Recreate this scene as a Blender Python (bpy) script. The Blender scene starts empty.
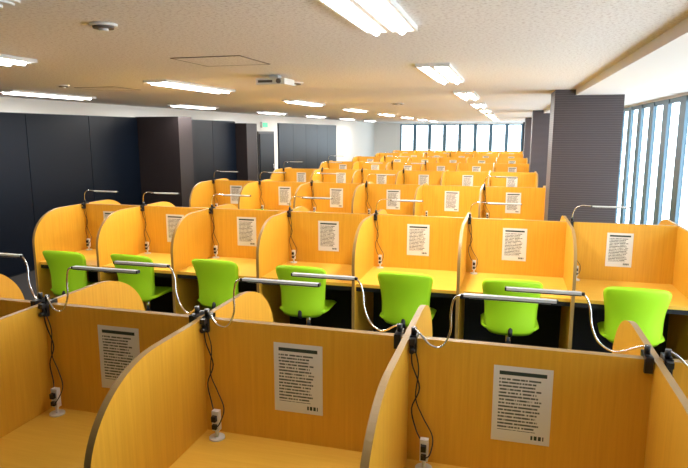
import bpy, bmesh, math, random
from mathutils import Vector, Matrix
random.seed(7)
U = 0.8            # layout unit (m)
CAMZ = 2.04
scene = bpy.context.scene
scene.view_settings.view_transform = 'Standard'

# ------------------------------------------------------------------ materials
def mat(name, col, rough=0.5, metal=0.0, emis=None, estr=0.0, spec=0.5):
    m = bpy.data.materials.new(name); m.use_nodes = True
    b = m.node_tree.nodes['Principled BSDF']
    b.inputs['Base Color'].default_value = (*col, 1)
    b.inputs['Roughness'].default_value = rough
    b.inputs['Metallic'].default_value = metal
    b.inputs['Specular IOR Level'].default_value = spec
    if emis:
        b.inputs['Emission Color'].default_value = (*emis, 1)
        b.inputs['Emission Strength'].default_value = estr
    return m

def N(m, t, **kw):
    n = m.node_tree.nodes.new(t)
    for k, v in kw.items(): setattr(n, k, v)
    return n
def L(m, a, b): m.node_tree.links.new(a, b)

def wood(name, c1, c2, rough=0.42, scale=(40, 40, 1.6)):
    m = mat(name, c1, rough)
    b = m.node_tree.nodes['Principled BSDF']
    tc = N(m, 'ShaderNodeTexCoord'); mp = N(m, 'ShaderNodeMapping')
    oi = N(m, 'ShaderNodeObjectInfo')
    add = N(m, 'ShaderNodeVectorMath', operation='ADD')
    sc = N(m, 'ShaderNodeMath', operation='MULTIPLY'); sc.inputs[1].default_value = 37
    L(m, oi.outputs['Random'], sc.inputs[0])
    L(m, tc.outputs['Object'], mp.inputs['Vector']); mp.inputs['Scale'].default_value = scale
    L(m, mp.outputs[0], add.inputs[0]); L(m, sc.outputs[0], add.inputs[1])
    n = N(m, 'ShaderNodeTexNoise'); n.inputs['Scale'].default_value = 1.6
    n.inputs['Detail'].default_value = 6; n.inputs['Roughness'].default_value = 0.62
    L(m, add.outputs[0], n.inputs['Vector'])
    r = N(m, 'ShaderNodeValToRGB')
    r.color_ramp.elements[0].position = 0.3; r.color_ramp.elements[0].color = (*c2, 1)
    r.color_ramp.elements[1].position = 0.68; r.color_ramp.elements[1].color = (*c1, 1)
    L(m, n.outputs['Fac'], r.inputs[0]); L(m, r.outputs[0], b.inputs['Base Color'])
    return m

M_wood = wood('maple_laminate', (0.78, 0.415, 0.038), (0.69, 0.345, 0.028))
M_desk = wood('desk_laminate', (0.90, 0.54, 0.075), (0.83, 0.47, 0.055), 0.35, (2, 40, 40))
M_edge = mat('edge_band', (0.34, 0.20, 0.06), 0.5)
M_kick = mat('kick_panel_shade', (0.008, 0.009, 0.014), 0.6)  # shadow below the desks put into the colour of the lower panel
M_green = mat('green_fabric', (0.42, 0.80, 0.008), 0.65)
M_black = mat('black_plastic', (0.010, 0.010, 0.012), 0.4)
M_chrome = mat('chrome', (0.72, 0.73, 0.75), 0.22, 1.0)
M_white = mat('white_plastic', (0.78, 0.78, 0.76), 0.4)
M_lampbar = mat('lamp_bar_grey', (0.66, 0.67, 0.67), 0.35, 0.0)
M_wallw = mat('wall_paint_white', (0.86, 0.84, 0.80), 0.8)
M_walld = mat('wall_low_bounce_dark', (0.05, 0.045, 0.045), 0.8)  # dark tone picked to cut bounce light, not a known wall paint
M_mull = mat('window_frame_slate', (0.09, 0.17, 0.23), 0.4)
M_tube = mat('fluorescent_tube', (1, 1, 1), 0.4, 0, (1.0, 0.98, 0.95), 14.0)
M_house = mat('fixture_white', (0.80, 0.79, 0.77), 0.4)
M_exit = mat('exit_sign_green', (0.02, 0.5, 0.2), 0.4, 0, (0.05, 0.8, 0.35), 0.6)

# ceiling
M_ceil = mat('acoustic_ceiling', (0.62, 0.53, 0.46), 0.9)
b = M_ceil.node_tree.nodes['Principled BSDF']
tc = N(M_ceil, 'ShaderNodeTexCoord')
n = N(M_ceil, 'ShaderNodeTexNoise'); n.inputs['Scale'].default_value = 60; n.inputs['Detail'].default_value = 4; n.inputs['Roughness'].default_value = 0.75
L(M_ceil, tc.outputs['Object'], n.inputs['Vector'])
r = N(M_ceil, 'ShaderNodeValToRGB')
r.color_ramp.elements[0].position = 0.36; r.color_ramp.elements[0].color = (0.60, 0.55, 0.53, 1)
r.color_ramp.elements[1].position = 0.50; r.color_ramp.elements[1].color = (0.86, 0.84, 0.83, 1)
L(M_ceil, n.outputs['Fac'], r.inputs[0]); L(M_ceil, r.outputs[0], b.inputs['Base Color'])
bp = N(M_ceil, 'ShaderNodeBump'); bp.inputs['Strength'].default_value = 0.25; bp.inputs['Distance'].default_value = 0.005
L(M_ceil, n.outputs['Fac'], bp.inputs['Height']); L(M_ceil, bp.outputs[0], b.inputs['Normal'])
M_beam = mat('beam_paint', (0.80, 0.76, 0.73), 0.85)

# carpet
M_floor = mat('dark_carpet', (0.03, 0.028, 0.03), 0.95)
b = M_floor.node_tree.nodes['Principled BSDF']
n = N(M_floor, 'ShaderNodeTexNoise'); n.inputs['Scale'].default_value = 300
r = N(M_floor, 'ShaderNodeValToRGB'); r.color_ramp.elements[0].color = (0.012, 0.011, 0.012, 1); r.color_ramp.elements[1].color = (0.035, 0.033, 0.035, 1)
tc = N(M_floor, 'ShaderNodeTexCoord'); L(M_floor, tc.outputs['Object'], n.inputs['Vector'])
L(M_floor, n.outputs['Fac'], r.inputs[0]); L(M_floor, r.outputs[0], b.inputs['Base Color'])

# ribbed tile column : horizontal ribs
def ribbed(name, c1, c2, freq):
    m = mat(name, c1, 0.5)
    b = m.node_tree.nodes['Principled BSDF']
    tc = N(m, 'ShaderNodeTexCoord')
    w = N(m, 'ShaderNodeTexWave', wave_type='BANDS', bands_direction='Z'); w.inputs['Scale'].default_value = freq
    w.inputs['Distortion'].default_value = 0.3; w.inputs['Detail'].default_value = 1
    L(m, tc.outputs['Object'], w.inputs['Vector'])
    r = N(m, 'ShaderNodeValToRGB'); r.color_ramp.elements[0].color = (*c2, 1); r.color_ramp.elements[1].color = (*c1, 1)
    r.color_ramp.elements[0].position = 0.1; r.color_ramp.elements[1].position = 0.4
    L(m, w.outputs['Fac'], r.inputs[0]); L(m, r.outputs[0], b.inputs['Base Color'])
    bp = N(m, 'ShaderNodeBump'); bp.inputs['Strength'].default_value = 0.25; bp.inputs['Distance'].default_value = 0.01
    L(m, w.outputs['Fac'], bp.inputs['Height']); L(m, bp.outputs[0], b.inputs['Normal'])
    return m
M_col = ribbed('ribbed_column_tile', (0.085, 0.066, 0.072), (0.05, 0.038, 0.042), 12)
M_col2 = mat('dark_pillar_panel', (0.026, 0.019, 0.020), 0.5, spec=0.25)
M_dark = mat('dark_blue_wall_panel', (0.003, 0.006, 0.013), 0.4, spec=0.18)
M_seam = mat('panel_seam', (0.02, 0.03, 0.04), 0.5)

# notice paper
M_paper = mat('notice_paper', (0.75, 0.74, 0.72), 0.7)
def paper_nodes(m):
    b = m.node_tree.nodes['Principled BSDF']
    uv = N(m, 'ShaderNodeTexCoord'); sp = N(m, 'ShaderNodeSeparateXYZ'); L(m, uv.outputs['UV'], sp.inputs[0])
    def mth(op, a, bb):
        x = N(m, 'ShaderNodeMath', operation=op)
        for i, v in enumerate((a, bb)):
            if v is None: continue
            if isinstance(v, (int, float)): x.inputs[i].default_value = v
            else: L(m, v, x.inputs[i])
        return x.outputs[0]
    u, v = sp.outputs[0], sp.outputs[1]
    def rng(x, lo, hi): return mth('MULTIPLY', mth('GREATER_THAN', x, lo), mth('LESS_THAN', x, hi))
    vv = mth('MULTIPLY', v, 22)
    lines = mth('LESS_THAN', mth('FRACT', vv, None), 0.5)
    fl = mth('FLOOR', vv, None)
    cmb = N(m, 'ShaderNodeCombineXYZ'); L(m, mth('MULTIPLY', u, 40), cmb.inputs[0]); L(m, mth('MULTIPLY', fl, 7.3), cmb.inputs[1])
    no = N(m, 'ShaderNodeTexNoise'); no.inputs['Scale'].default_value = 1.0; no.inputs['Detail'].default_value = 3
    L(m, cmb.outputs[0], no.inputs['Vector'])
    word = mth('GREATER_THAN', no.outputs['Fac'], 0.42)
    cmb2 = N(m, 'ShaderNodeCombineXYZ'); L(m, mth('MULTIPLY', fl, 3.7), cmb2.inputs[1])
    no2 = N(m, 'ShaderNodeTexNoise'); L(m, cmb2.outputs[0], no2.inputs['Vector']); no2.inputs['Scale'].default_value = 1
    endu = mth('ADD', mth('MULTIPLY', no2.outputs['Fac'], 0.7), 0.42)
    text = mth('MULTIPLY', mth('MULTIPLY', lines, word), mth('MULTIPLY', rng(v, 0.15, 0.85), mth('MULTIPLY', mth('GREATER_THAN', u, 0.1), mth('LESS_THAN', u, mth('MINIMUM', endu, 0.9)))))
    head = mth('MULTIPLY', rng(v, 0.885, 0.935), rng(u, 0.1, 0.9))
    logo = mth('MULTIPLY', mth('MULTIPLY', rng(v, 0.055, 0.11), rng(u, 0.68, 0.9)), mth('GREATER_THAN', mth('FRACT', mth('MULTIPLY', u, 14), None), 0.3))
    mask = mth('MAXIMUM', mth('MAXIMUM', mth('MULTIPLY', text, 0.9), head), logo)
    mx = N(m, 'ShaderNodeMix', data_type='RGBA')
    L(m, mask, mx.inputs['Factor']); mx.inputs['A'].default_value = (0.72, 0.72, 0.72, 1); mx.inputs['B'].default_value = (0.02, 0.04, 0.035, 1)
    L(m, mx.outputs['Result'], b.inputs['Base Color'])
paper_nodes(M_paper)

# ------------------------------------------------------------------ mesh helpers
def box(bm, x0, x1, y0, y1, z0, z1, mi=0):
    vs = [bm.verts.new(p) for p in ((x0,y0,z0),(x1,y0,z0),(x1,y1,z0),(x0,y1,z0),(x0,y0,z1),(x1,y0,z1),(x1,y1,z1),(x0,y1,z1))]
    fs = []
    for f in ((0,3,2,1),(4,5,6,7),(0,1,5,4),(1,2,6,5),(2,3,7,6),(3,0,4,7)):
        fa = bm.faces.new([vs[i] for i in f]); fa.material_index = mi; fs.append(fa)
    return fs
def cyl(bm, c, r, h, mi=0, seg=16, axis='Z', r2=None):
    rot = {'Z': Matrix(), 'X': Matrix.Rotation(math.pi/2, 4, 'Y'), 'Y': Matrix.Rotation(math.pi/2, 4, 'X')}[axis]
    res = bmesh.ops.create_cone(bm, cap_ends=True, segments=seg, radius1=r, radius2=r if r2 is None else r2, depth=h, matrix=Matrix.Translation(c) @ rot)
    for f in {f for v in res['verts'] for f in v.link_faces}: f.material_index = mi; f.smooth = len(f.verts) == 4
def cat(pts, sub=6):
    P = [Vector(p) for p in pts]; P = [P[0]] + P + [P[-1]]; out = []
    for i in range(1, len(P) - 2):
        for s in range(sub):
            t = s / sub; a, b_, c, d = P[i-1], P[i], P[i+1], P[i+2]
            out.append(0.5 * ((2*b_) + (c-a)*t + (2*a-5*b_+4*c-d)*t*t + (-a+3*b_-3*c+d)*t**3))
    out.append(P[-2]); return out
def tube(bm, pts, r, mi=0, seg=8, sub=6):
    P = cat(pts, sub); rings = []
    for i, p in enumerate(P):
        t = (P[min(i+1, len(P)-1)] - P[max(i-1, 0)]).normalized()
        up = Vector((0, 1, 0)) if abs(t.y) < 0.9 else Vector((1, 0, 0))
        a = t.cross(up).normalized(); c = t.cross(a)
        rings.append([bm.verts.new(p + r*(math.cos(2*math.pi*k/seg)*a + math.sin(2*math.pi*k/seg)*c)) for k in range(seg)])
    for i in range(len(rings)-1):
        for k in range(seg):
            f = bm.faces.new((rings[i][k], rings[i][(k+1)%seg], rings[i+1][(k+1)%seg], rings[i+1][k])); f.material_index = mi; f.smooth = True
    for rg in (rings[0][::-1], rings[-1]):
        f = bm.faces.new(rg); f.material_index = mi
def mesh(bm, name, mats, bevel=0):
    bmesh.ops.recalc_face_normals(bm, faces=bm.faces[:])
    me = bpy.data.meshes.new(name); bm.to_mesh(me); bm.free()
    for m in mats: me.materials.append(m)
    return me
def obj(name, me, loc=(0,0,0), rz=0.0):
    o = bpy.data.objects.new(name, me); scene.collection.objects.link(o)
    o.location = loc; o.rotation_euler = (0, 0, rz); return o
def boxobj(name, x0, x1, y0, y1, z0, z1, m):
    bm = bmesh.new(); cx, cy, cz = (x0+x1)/2, (y0+y1)/2, (z0+z1)/2
    box(bm, x0-cx, x1-cx, y0-cy, y1-cy, z0-cz, z1-cz)
    return obj(name, mesh(bm, name, [m]), (cx, cy, cz))

# ------------------------------------------------------------------ carrel
W = 1.13 * U; TOP = 1.24; DESK = 0.72; DD = 0.74; DV = 0.78; TH = 0.013
def divider(bm, xc):
    rx, ry = 0.42, 0.34; prof = [(0, 0), (0, TOP)]
    for i in range(0, 21):
        a = math.pi/2 * i/20
        prof.append((-(DV-rx) - rx*math.sin(a)**0.95, TOP - ry + ry*math.cos(a)**0.95 if i < 20 else TOP-ry))
    prof.append((-DV, 0))
    va = [bm.verts.new((xc-TH, y, z)) for y, z in prof]; vb = [bm.verts.new((xc+TH, y, z)) for y, z in prof]
    f = bm.faces.new(va); f.material_index = 0; f = bm.faces.new(vb[::-1]); f.material_index = 0
    for i in range(len(prof)):
        j = (i+1) % len(prof)
        f = bm.faces.new((va[i], va[j], vb[j], vb[i])); f.material_index = 1
_cc = {}
def carrel(end, w):
    key = (end, round(w, 4))
    if key in _cc: return _cc[key]
    bm = bmesh.new(); divider(bm, 0)
    if end: divider(bm, w)
    x0, x1 = TH, w-TH
    fs = box(bm, x0, x1, -0.016, 0, DESK-0.02, TOP, 0)
    fs[1].material_index = 1
    box(bm, x0, x1, -0.016, 0, 0.0, DESK-0.02, 3)
    fs = box(bm, x0, x1, -DD, -0.016, DESK-0.028, DESK, 2); fs[2].material_index = 2
    box(bm, x0, x1, -DD+0.02, -DD+0.035, DESK-0.07, DESK-0.028, 3)
    _cc[key] = mesh(bm, 'study_carrel', [M_wood, M_edge, M_desk, M_kick])
    return _cc[key]

# ------------------------------------------------------------------ chair
def pad(bm, fn, nu=16, nv=16, mi=0):
    """closed cushion; fn(i,t,side)->Vector, i,t in -1..1, side +-1"""
    g = {}
    for s in (1, -1):
        for a in range(nu+1):
            for c in range(nv+1):
                edge = a in (0, nu) or c in (0, nv)
                if s == -1 and edge: g[s, a, c] = g[1, a, c]; continue
                g[s, a, c] = bm.verts.new(fn(-1+2*a/nu, -1+2*c/nv, 0 if edge else s))
    for s in (1, -1):
        for a in range(nu):
            for c in range(nv):
                q = [g[s,a,c], g[s,a+1,c], g[s,a+1,c+1], g[s,a,c+1]]
                f = bm.faces.new(q if s == 1 else q[::-1]); f.smooth = True; f.material_index = mi
def sq(i, t, k=0.20):   # rounded square mapping
    return i*math.sqrt(1-k*t**6*i*i), t*math.sqrt(1-k*i**6*t*t)
def chair():
    bm = bmesh.new()
    def back(i, t, s):
        x, z = sq(i, t)
        wid = 0.222 + 0.022*t - 0.010*math.cos(t*2.6)
        zz = 0.645 + 0.24*z
        y = 0.05*x*x*1.4 - 0.055*(z*0.5+0.5)**1.3 + 0.02*math.cos(z*2)
        th = 0.024*(1 - max(abs(i), abs(t))**6)
        return Vector((x*wid, y + s*th, zz + 0.006*math.cos(3*x)*max(0, z)))
    pad(bm, back, mi=0)
    def seat(i, t, s):
        x, y = sq(i, t)
        th = 0.03*(1 - max(abs(i), abs(t))**6)
        return Vector((x*0.235, 0.25 + y*0.225, 0.455 - 0.012*(1-x*x) - 0.03*max(0, y)**3 + s*th))
    pad(bm, seat, mi=0)
    tube(bm, [(0, 0.03, 0.50), (0, -0.02, 0.45), (0, -0.01, 0.41), (0, 0.1, 0.40), (0, 0.22, 0.405)], 0.018, 1)
    box(bm, -0.09, 0.09, 0.14, 0.34, 0.385, 0.42, 1)
    cyl(bm, (0, 0.24, 0.30), 0.025, 0.2, 2); cyl(bm, (0, 0.24, 0.14), 0.032, 0.18, 1)
    for k in range(5):
        a = 2*math.pi*k/5 + 0.3
        d = Vector((math.cos(a), math.sin(a), 0)); c = Vector((0, 0.24, 0))
        tube(bm, [c + Vector((0,0,0.10)), c + d*0.15 + Vector((0,0,0.09)), c + d*0.27 + Vector((0,0,0.068))], 0.016, 1, sub=3)
        cyl(bm, c + d*0.27 + Vector((0,0,0.027)), 0.027, 0.04, 1, 12, 'X')
    return mesh(bm, 'swivel_chair', [M_green, M_black, M_chrome])
ME_chair = chair()

# ------------------------------------------------------------------ desk lamp
def lamp(var):
    bm = bmesh.new()
    # clamp straddling the panel (panel spans y -0.016..0.016)
    box(bm, 0.018, 0.045, -0.034, 0.034, TOP+0.001, TOP+0.014, 0)
    box(bm, 0.018, 0.045, -0.036, -0.020, TOP-0.055, TOP+0.014, 0)
    box(bm, 0.018, 0.045, 0.020, 0.036, TOP-0.045, TOP+0.014, 0)
    cyl(bm, (0.031, -0.05, TOP-0.04), 0.010, 0.03, 0, 12, 'Y')
    cyl(bm, (0.031, -0.012, TOP+0.028), 0.011, 0.03, 0, 12, 'Z')
    box(bm, 0.02, 0.042, -0.06, -0.03, TOP-0.012, TOP+0.010, 0)
    if var == 0:      # dips, then rises to the bar
        h = 0.195
        pts = [(0.031,-0.012,TOP+0.04), (0.06,-0.035,TOP+0.025), (0.10,-0.05,TOP-0.01), (0.145,-0.05,TOP-0.012), (0.175,-0.045,TOP+0.05), (0.175,-0.04,TOP+0.13), (0.19,-0.04,TOP+h-0.01), (0.235,-0.04,TOP+h)]
        x0, x1, yy = 0.22, 0.55, -0.04
    elif var == 2:
        h = 0.185
        pts = [(0.031,-0.012,TOP+0.04), (0.06,-0.045,TOP+0.02), (0.12,-0.09,TOP-0.02), (0.175,-0.12,TOP-0.0), (0.205,-0.13,TOP+0.06), (0.215,-0.14,TOP+0.13), (0.235,-0.14,TOP+h-0.01), (0.27,-0.14,TOP+h)]
        x0, x1, yy = 0.25, 0.53, -0.14
    else:
        h = 0.15
        pts = [(0.031,-0.012,TOP+0.04), (0.035,-0.02,TOP+0.08), (0.055,-0.03,TOP+0.13), (0.10,-0.04,TOP+0.155), (0.15,-0.04,TOP+0.155), (0.2,-0.04,TOP+0.15)]
        x0, x1, yy = 0.19, 0.49, -0.04
    tube(bm, pts, 0.0042, 1, 8, 6)
    box(bm, x0, x1, yy-0.011, yy+0.011, TOP+h-0.004, TOP+h+0.006, 2)
    box(bm, x0, x1, yy-0.0115, yy+0.0115, TOP+h-0.008, TOP+h-0.004, 0)
    box(bm, x0+0.02, x1-0.02, yy-0.007, yy+0.007, TOP+h-0.010, TOP+h-0.008, 3)
    box(bm, x0-0.012, x0, yy-0.007, yy+0.007, TOP+h-0.007, TOP+h+0.004, 0)
    box(bm, x1, x1+0.006, yy-0.011, yy+0.011, TOP+h-0.007, TOP+h+0.006, 0)
    # cables hanging down the panel to the outlet
    z0 = TOP-0.01
    tube(bm, [(0.03,-0.045,z0), (0.028,-0.03,TOP-0.10), (0.06,-0.03,TOP-0.2), (0.03,-0.03,TOP-0.29), (0.05,-0.04,TOP-0.37), (0.075,-0.07,TOP-0.40), (0.085,-0.105,TOP-0.415)], 0.003, 0, 6, 5)
    tube(bm, [(0.034,-0.045,z0), (0.055,-0.03,TOP-0.12), (0.045,-0.03,TOP-0.24), (0.075,-0.03,TOP-0.32), (0.12,-0.06,TOP-0.385), (0.115,-0.10,TOP-0.44), (0.093,-0.107,TOP-0.455)], 0.0026, 0, 6, 5)
    return mesh(bm, 'desk_lamp', [M_black, M_chrome, M_lampbar, M_white])
ME_lamp = [lamp(0), lamp(1), lamp(2)]

def outlet():
    bm = bmesh.new()
    cyl(bm, (0, 0, 0.004), 0.034, 0.008, 0, 20)
    cyl(bm, (0, 0, 0.025), 0.008, 0.04, 0, 12)
    box(bm, -0.016, 0.016, -0.012, 0.012, 0.04, 0.13, 0)
    box(bm, -0.010, 0.010, -0.026, -0.013, 0.052, 0.072, 1)
    box(bm, -0.010, 0.010, -0.030, -0.013, 0.088, 0.112, 1)
    return mesh(bm, 'power_outlet', [M_white, M_black])
ME_out = outlet()

def paper():
    bm = bmesh.new(); w, h = 0.108, 0.153
    f = box(bm, -w, w, -0.0006, 0.0006, -h, h)
    uvl = bm.loops.layers.uv.new('UVMap')
    for fa in bm.faces:
        for lp in fa.loops: lp[uvl].uv = ((lp.vert.co.x+w)/(2*w), (lp.vert.co.z+h)/(2*h))
    return mesh(bm, 'notice_sheet', [M_paper])
ME_paper = paper()

# ------------------------------------------------------------------ rows
X0 = 0.68 * U; YR = 2.79 * U; PITCH = 4.26 * U
NR = 8
ADJ = {0: {3: .085, 4: .10, 5: .10, 6: .10}, 1: {4: .03, 5: .12, 6: .30}, 2: {6: .08}}
for r_ in range(NR):
    y = YR + PITCH * r_
    k0 = -1 if r_ <= 1 else 0       # right-most divider index
    k1 = 6
    bx = lambda k: X0 - W*k + ADJ.get(r_, {}).get(k, 0)*U
    for k in range(k0, k1):
        xl = bx(k+1); xr = bx(k); xc = (xl+xr)/2; w_ = xr-xl
        obj('study_carrel', carrel(k == k0, w_), (xl, y, 0))
        obj('study_carrel', carrel(k == k1-1, w_), (xr, y+0.0005, 0), math.pi)
        # chairs
        obj('swivel_chair', ME_chair, (xc + random.uniform(-.02, .03), y-DD-0.07-random.uniform(0, .05), 0), random.uniform(-.08, .08))
        obj('swivel_chair', ME_chair, (xc + random.uniform(-.02, .02), y+DD+0.07, 0), math.pi+random.uniform(-.05, .05))
        obj('notice_sheet', ME_paper, (xc + random.uniform(-.015, .015), y-0.0172, 1.005+random.uniform(-.008, .008)))
        if r_ <= 5 :
            obj('power_outlet', ME_out, (xl+0.09, y-0.075, DESK+0.0005))
        v = 0 if r_ == 0 else 1
        if r_ <= 1 or (r_ <= 6 and random.random() < 0.6): obj('desk_lamp', ME_lamp[v], (xl, y, 0), 0)
        if r_ == 0 :
            obj('desk_lamp', ME_lamp[2], (xr, y, 0), math.pi)

# ------------------------------------------------------------------ room shell
ZC = CAMZ + 0.60*U; ZB = CAMZ + 0.52*U; ZD = CAMZ + 0.34*U
XL = -8.5*U; XR = 2.4*U; YB = 38*U; YF = -5.0; YW = 0.6
boxobj('floor', XL-0.2, XR+0.4, YF-0.2, YB+0.4, -0.1, 0, M_floor)
boxobj('ceiling', XL-0.2, XR+0.4, YF-0.2, YB+0.4, ZC, ZC+0.1, M_ceil)
boxobj('wall_left', XL-0.2, XL, YF, YB, 0, ZC, M_wallw)
boxobj('wall_front', XL-0.2, XR+0.2, YF-0.2, YF, 0, ZC, M_walld)  # unseen, behind the camera; kept dark so the front row panels get less bounce
bx0, bx1 = 0.88*U, 1.52*U
boxobj('ceiling_beam', bx0, bx1, YF, YB, ZB, ZC, M_beam)
boxobj('ceiling_soffit', bx1, XR, YF, YB, ZB+0.03, ZC, M_beam)

# right window wall
def window_strip(name, length, horiz_axis, z0, z1, step, mw, md, glassm):
    bm = bmesh.new(); n_ = max(1, round(length/step)); st = length/n_
    def bx(a0, a1, b0, b1, c0, c1, mi):
        if horiz_axis == 'Y': box(bm, b0, b1, a0, a1, c0, c1, mi)
        else: box(bm, a0, a1, b0, b1, c0, c1, mi)
    for i in range(n_+1): bx(i*st-mw/2, i*st+mw/2, 0, md, z0, z1, 0)
    bx(0, length, 0.01, md-0.01, z0, z0+0.06, 0); bx(0, length, 0.01, md-0.01, z1-0.06, z1, 0)
    for i in range(n_): bx(i*st+mw/2, (i+1)*st-mw/2, md*0.6, md*0.6+0.006, z0+0.06, z1-0.06, 1)
    return mesh(bm, name, [M_mull, glassm])
M_glass = bpy.data.materials.new('window_glass'); M_glass.use_nodes = True
nt = M_glass.node_tree; nt.nodes.remove(nt.nodes['Principled BSDF'])
tr = nt.nodes.new('ShaderNodeBsdfTransparent'); tr.inputs[0].default_value = (0.97, 0.99, 1.0, 1)
gl = nt.nodes.new('ShaderNodeBsdfGlossy'); gl.inputs['Roughness'].default_value = 0.05
mx = nt.nodes.new('ShaderNodeMixShader'); mx.inputs[0].default_value = 0.05
nt.links.new(tr.outputs[0], mx.inputs[1]); nt.links.new(gl.outputs[0], mx.inputs[2]); nt.links.new(mx.outputs[0], nt.nodes['Material Output'].inputs[0])

boxobj('wall_right', XR, XR+0.06, YW, YB, 0, 0.35, M_wallw)
boxobj('wall_right_light_block', XR, XR+0.06, YF, YW, 0, ZC, M_wallw)  # unseen stretch added in place of windows, keeps daylight off the front row
trim = boxobj('trim_1', XR, XR+0.06, YW, YB, ZB+0.0, ZC, M_beam)
me = window_strip('window_1', YB-YW, 'Y', 0.35, ZB, 0.80, 0.26, 0.045, M_glass)
obj('window_1', me, (XR+0.01, YW, 0))
# back wall + windows
wx0, wx1 = -6.8*U, 0.75*U
boxobj('wall_back', XL, wx0, YB, YB+0.2, 0, ZC, M_wallw)
boxobj('wall_back_right', wx1, XR+0.2, YB, YB+0.2, 0, ZC, M_col2)
boxobj('wall_back_sill', wx0, wx1, YB, YB+0.2, 0, 0.5, M_wallw)
boxobj('wall_back_header', wx0, wx1, YB, YB+0.2, ZC-0.08, ZC, M_wallw)
me = window_strip('window_2', wx1-wx0, 'X', 0.5, ZC-0.08, 0.76, 0.17, 0.12, M_glass)
obj('window_2', me, (wx0, YB+0.01, 0))

# columns right
for i in range(3):
    ya = (9.2 + 8.52*i)*U
    boxobj('column', 0.60*U, 1.525*U, ya, ya+0.9*U, 0, ZC-0.001, M_col)

# left dark cladding
def cladding(name, y0, y1, step):
    bm = bmesh.new(); n_ = max(1, round((y1-y0)/step)); st = (y1-y0)/n_
    box(bm, 0, 0.02, y0, y1, 0, ZD, 1)
    for i in range(n_): box(bm, 0.02, 0.045, y0+i*st+0.006, y0+(i+1)*st-0.006, 0.02, ZD-0.01, 0)
    return obj(name, mesh(bm, name, [M_dark, M_seam]), (XL+0.001, 0, 0))
cladding('wall_panelling', YF+0.01, 12.3*U-0.01, 1.3)
cladding('wall_panelling', 12.9*U+0.01, 17.5*U-0.01, 1.3)
cladding('wall_panelling', 21.2*U, 29*U, 1.3)
boxobj('pillar', XL+0.001, -7.37*U, 12.3*U, 12.9*U, 0, ZD+0.01, M_col2)
boxobj('pillar', XL+0.001, XL+0.35, 17.5*U, 18.3*U, 0, ZD-0.05, M_col2)
bm = bmesh.new()
box(bm, 0, 0.04, 0, 1.15, 0, 2.06, 1); box(bm, 0.04, 0.06, 0.06, 1.09, 0.01, 2.0, 0); cyl(bm, (0.09, 0.95, 1.0), 0.01, 0.2, 2, 10, 'Z'); box(bm, .06, .09, .945, .955, 0.93, 0.94, 2); box(bm, .06, .09, .945, .955, 1.06, 1.07, 2)
obj('door_1', mesh(bm, 'door_1', [M_dark, M_black, M_chrome]), (XL+0.001, 19.3*U, 0))
bm = bmesh.new(); box(bm, 0, 0.06, 0, 0.4, 0, 0.16, 1); box(bm, 0.06, 0.064, 0.02, 0.38, 0.02, 0.14, 0); box(bm, -0.0, 0.05, -0.0, 0.4, 0.16, 0.17, 1)
obj('exit_sign', mesh(bm, 'exit_sign', [M_exit, M_white]), (XL+0.001, 19.6*U, 2.16))

# ------------------------------------------------------------------ ceiling lights
def fixture():
    bm = bmesh.new(); l, w = 0.72, 0.122
    box(bm, -w, w, -l, l, -0.012, 0, 0)
    box(bm, -w, -w+0.012, -l, l, -0.024, -0.012, 0); box(bm, w-0.012, w, -l, l, -0.024, -0.012, 0)
    box(bm, -w, w, -l, -l+0.015, -0.024, -0.012, 0); box(bm, -w, w, l-0.015, l, -0.024, -0.012, 0)
    box(bm, -0.012, 0.012, -l+0.015, l-0.015, -0.028, -0.012, 0)
    for s in (-1, 1):
        cyl(bm, (s*0.06, 0, -0.028), 0.016, 2*l-0.1, 1, 10, 'Y')
    return mesh(bm, 'ceiling_light', [M_house, M_tube])
ME_fix = fixture()
pos = [(-0.69, v) for v in (2.62, 6.3, 10.0, 13.7, 17.4, 21.1, 24.8, 28.5, 32.2)]
pos += [(-4.0, v) for v in (3.35, 7.1, 11.5, 15.6, 19.8, 24, 28.2, 32.4)]
pos += [(-7.05, v) for v in (4.0, 8.0, 12.5, 17.2, 21.5, 26, 30.5)]
for x, yv in pos:
    obj('ceiling_light', ME_fix, (x*U, yv*U, ZC-0.0005))
    ld = bpy.data.lights.new('fluorescent_glow', 'AREA'); ld.shape = 'RECTANGLE'; ld.size = 0.22; ld.size_y = 1.4
    ld.energy = 9 if yv < 3 else (18 if yv < 5 else 48); ld.color = (1.0, 0.96, 0.90)
    lo = bpy.data.objects.new('fluorescent_glow', ld); scene.collection.objects.link(lo)
    lo.location = (x*U, yv*U, ZC-0.05)

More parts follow.
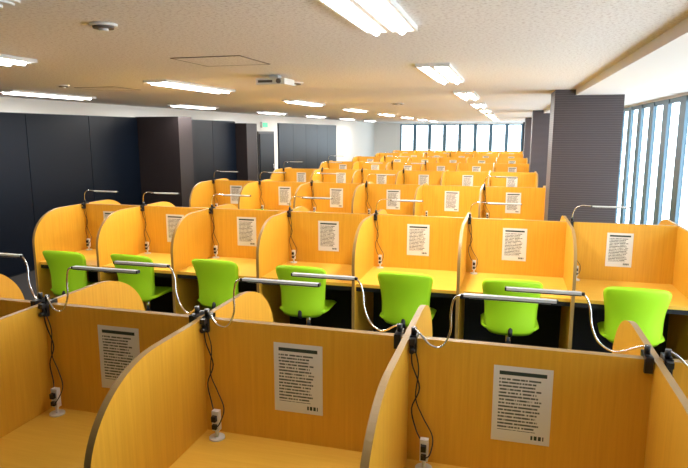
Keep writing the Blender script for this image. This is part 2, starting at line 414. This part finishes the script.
# ceiling details
def frame(name, x, y, sx, sy):
    bm = bmesh.new(); t = 0.010
    box(bm, -sx, sx, -sy, -sy+t, -0.004, 0, 0); box(bm, -sx, sx, sy-t, sy, -0.004, 0, 0)
    box(bm, -sx, -sx+t, -sy+t, sy-t, -0.004, 0, 0); box(bm, sx-t, sx, -sy+t, sy-t, -0.004, 0, 0)
    box(bm, -sx+t, sx-t, -sy+t, sy-t, -0.003, 0, 1)
    obj(name, mesh(bm, name, [M_edge_grey, M_ceil]), (x*U, y*U, ZC-0.0005))
M_edge_grey = mat('hatch_trim', (0.12, 0.10, 0.09), 0.5)
frame('ceiling_access_hatch', -2.4, 4.76, 0.25, 0.25)
frame('ceiling_access_hatch', -5.45, 7.3, 0.25, 0.25)
def disc(name, x, y, r0, dark=True):
    bm = bmesh.new()
    cyl(bm, (0, 0, -0.006), r0, 0.012, 0, 28); cyl(bm, (0, 0, -0.016), r0*0.75, 0.01, 1, 28, r2=r0*0.8); cyl(bm, (0, 0, -0.026), r0*0.35, 0.012, 0, 20)
    obj(name, mesh(bm, name, [M_house, M_edge_grey if dark else M_white]), (x*U, y*U, ZC-0.0005))
disc('smoke_detector', -2.23, 2.98, 0.06)
disc('round_ceiling_fitting', -2.3, 2.3, 0.09, False)  # round downlight, modelled unlit as a white disc
disc('smoke_detector', -5.6, 6.6, 0.06)
disc('round_ceiling_fitting', -2.6, 7.0, 0.11)
disc('smoke_detector', -2.3, 12.5, 0.11)
bm = bmesh.new()
box(bm, -0.13, 0.13, -0.12, 0.12, -0.08, -0.03, 0); box(bm, -0.04, 0.04, -0.04, 0.04, -0.03, 0, 0); cyl(bm, (0.08, -0.125, -0.055), 0.02, 0.03, 1, 16, 'Y')
box(bm, -0.11, 0.02, -0.122, -0.12, -0.065, -0.045, 1)
obj('ceiling_projector', mesh(bm, 'ceiling_projector', [M_white, M_edge_grey]), (-2.47*U, 6.13*U, ZC-0.0005))

# ------------------------------------------------------------------ world
w = bpy.data.worlds.new('World'); scene.world = w; w.use_nodes = True
bg = w.node_tree.nodes['Background']; bg.inputs[0].default_value = (0.84, 0.94, 1.0, 1); bg.inputs[1].default_value = 7.5
def portal(loc, rot, sx, sy):
    ld = bpy.data.lights.new('window_portal', 'AREA'); ld.shape = 'RECTANGLE'; ld.size = sx; ld.size_y = sy
    ld.cycles.is_portal = True
    o = bpy.data.objects.new('window_portal', ld); scene.collection.objects.link(o); o.location = loc; o.rotation_euler = rot
portal((XR+0.2, (YW+YB)/2, (0.35+ZB)/2), (0, math.pi/2, 0), ZB-0.35, YB-YW)
portal(((wx0+wx1)/2, YB+0.2, 1.45), (-math.pi/2, 0, 0), wx1-wx0, 2.0)

# ------------------------------------------------------------------ camera
cd = bpy.data.cameras.new('camera'); cam = bpy.data.objects.new('camera', cd); scene.collection.objects.link(cam)
cam.location = (0, 0, CAMZ); cam.rotation_euler = (math.radians(90-9.8), 0, math.radians(15.5))
cd.sensor_width = 36; cd.lens = 590/688*36; cd.clip_start = 0.05; cd.clip_end = 200
scene.camera = cam
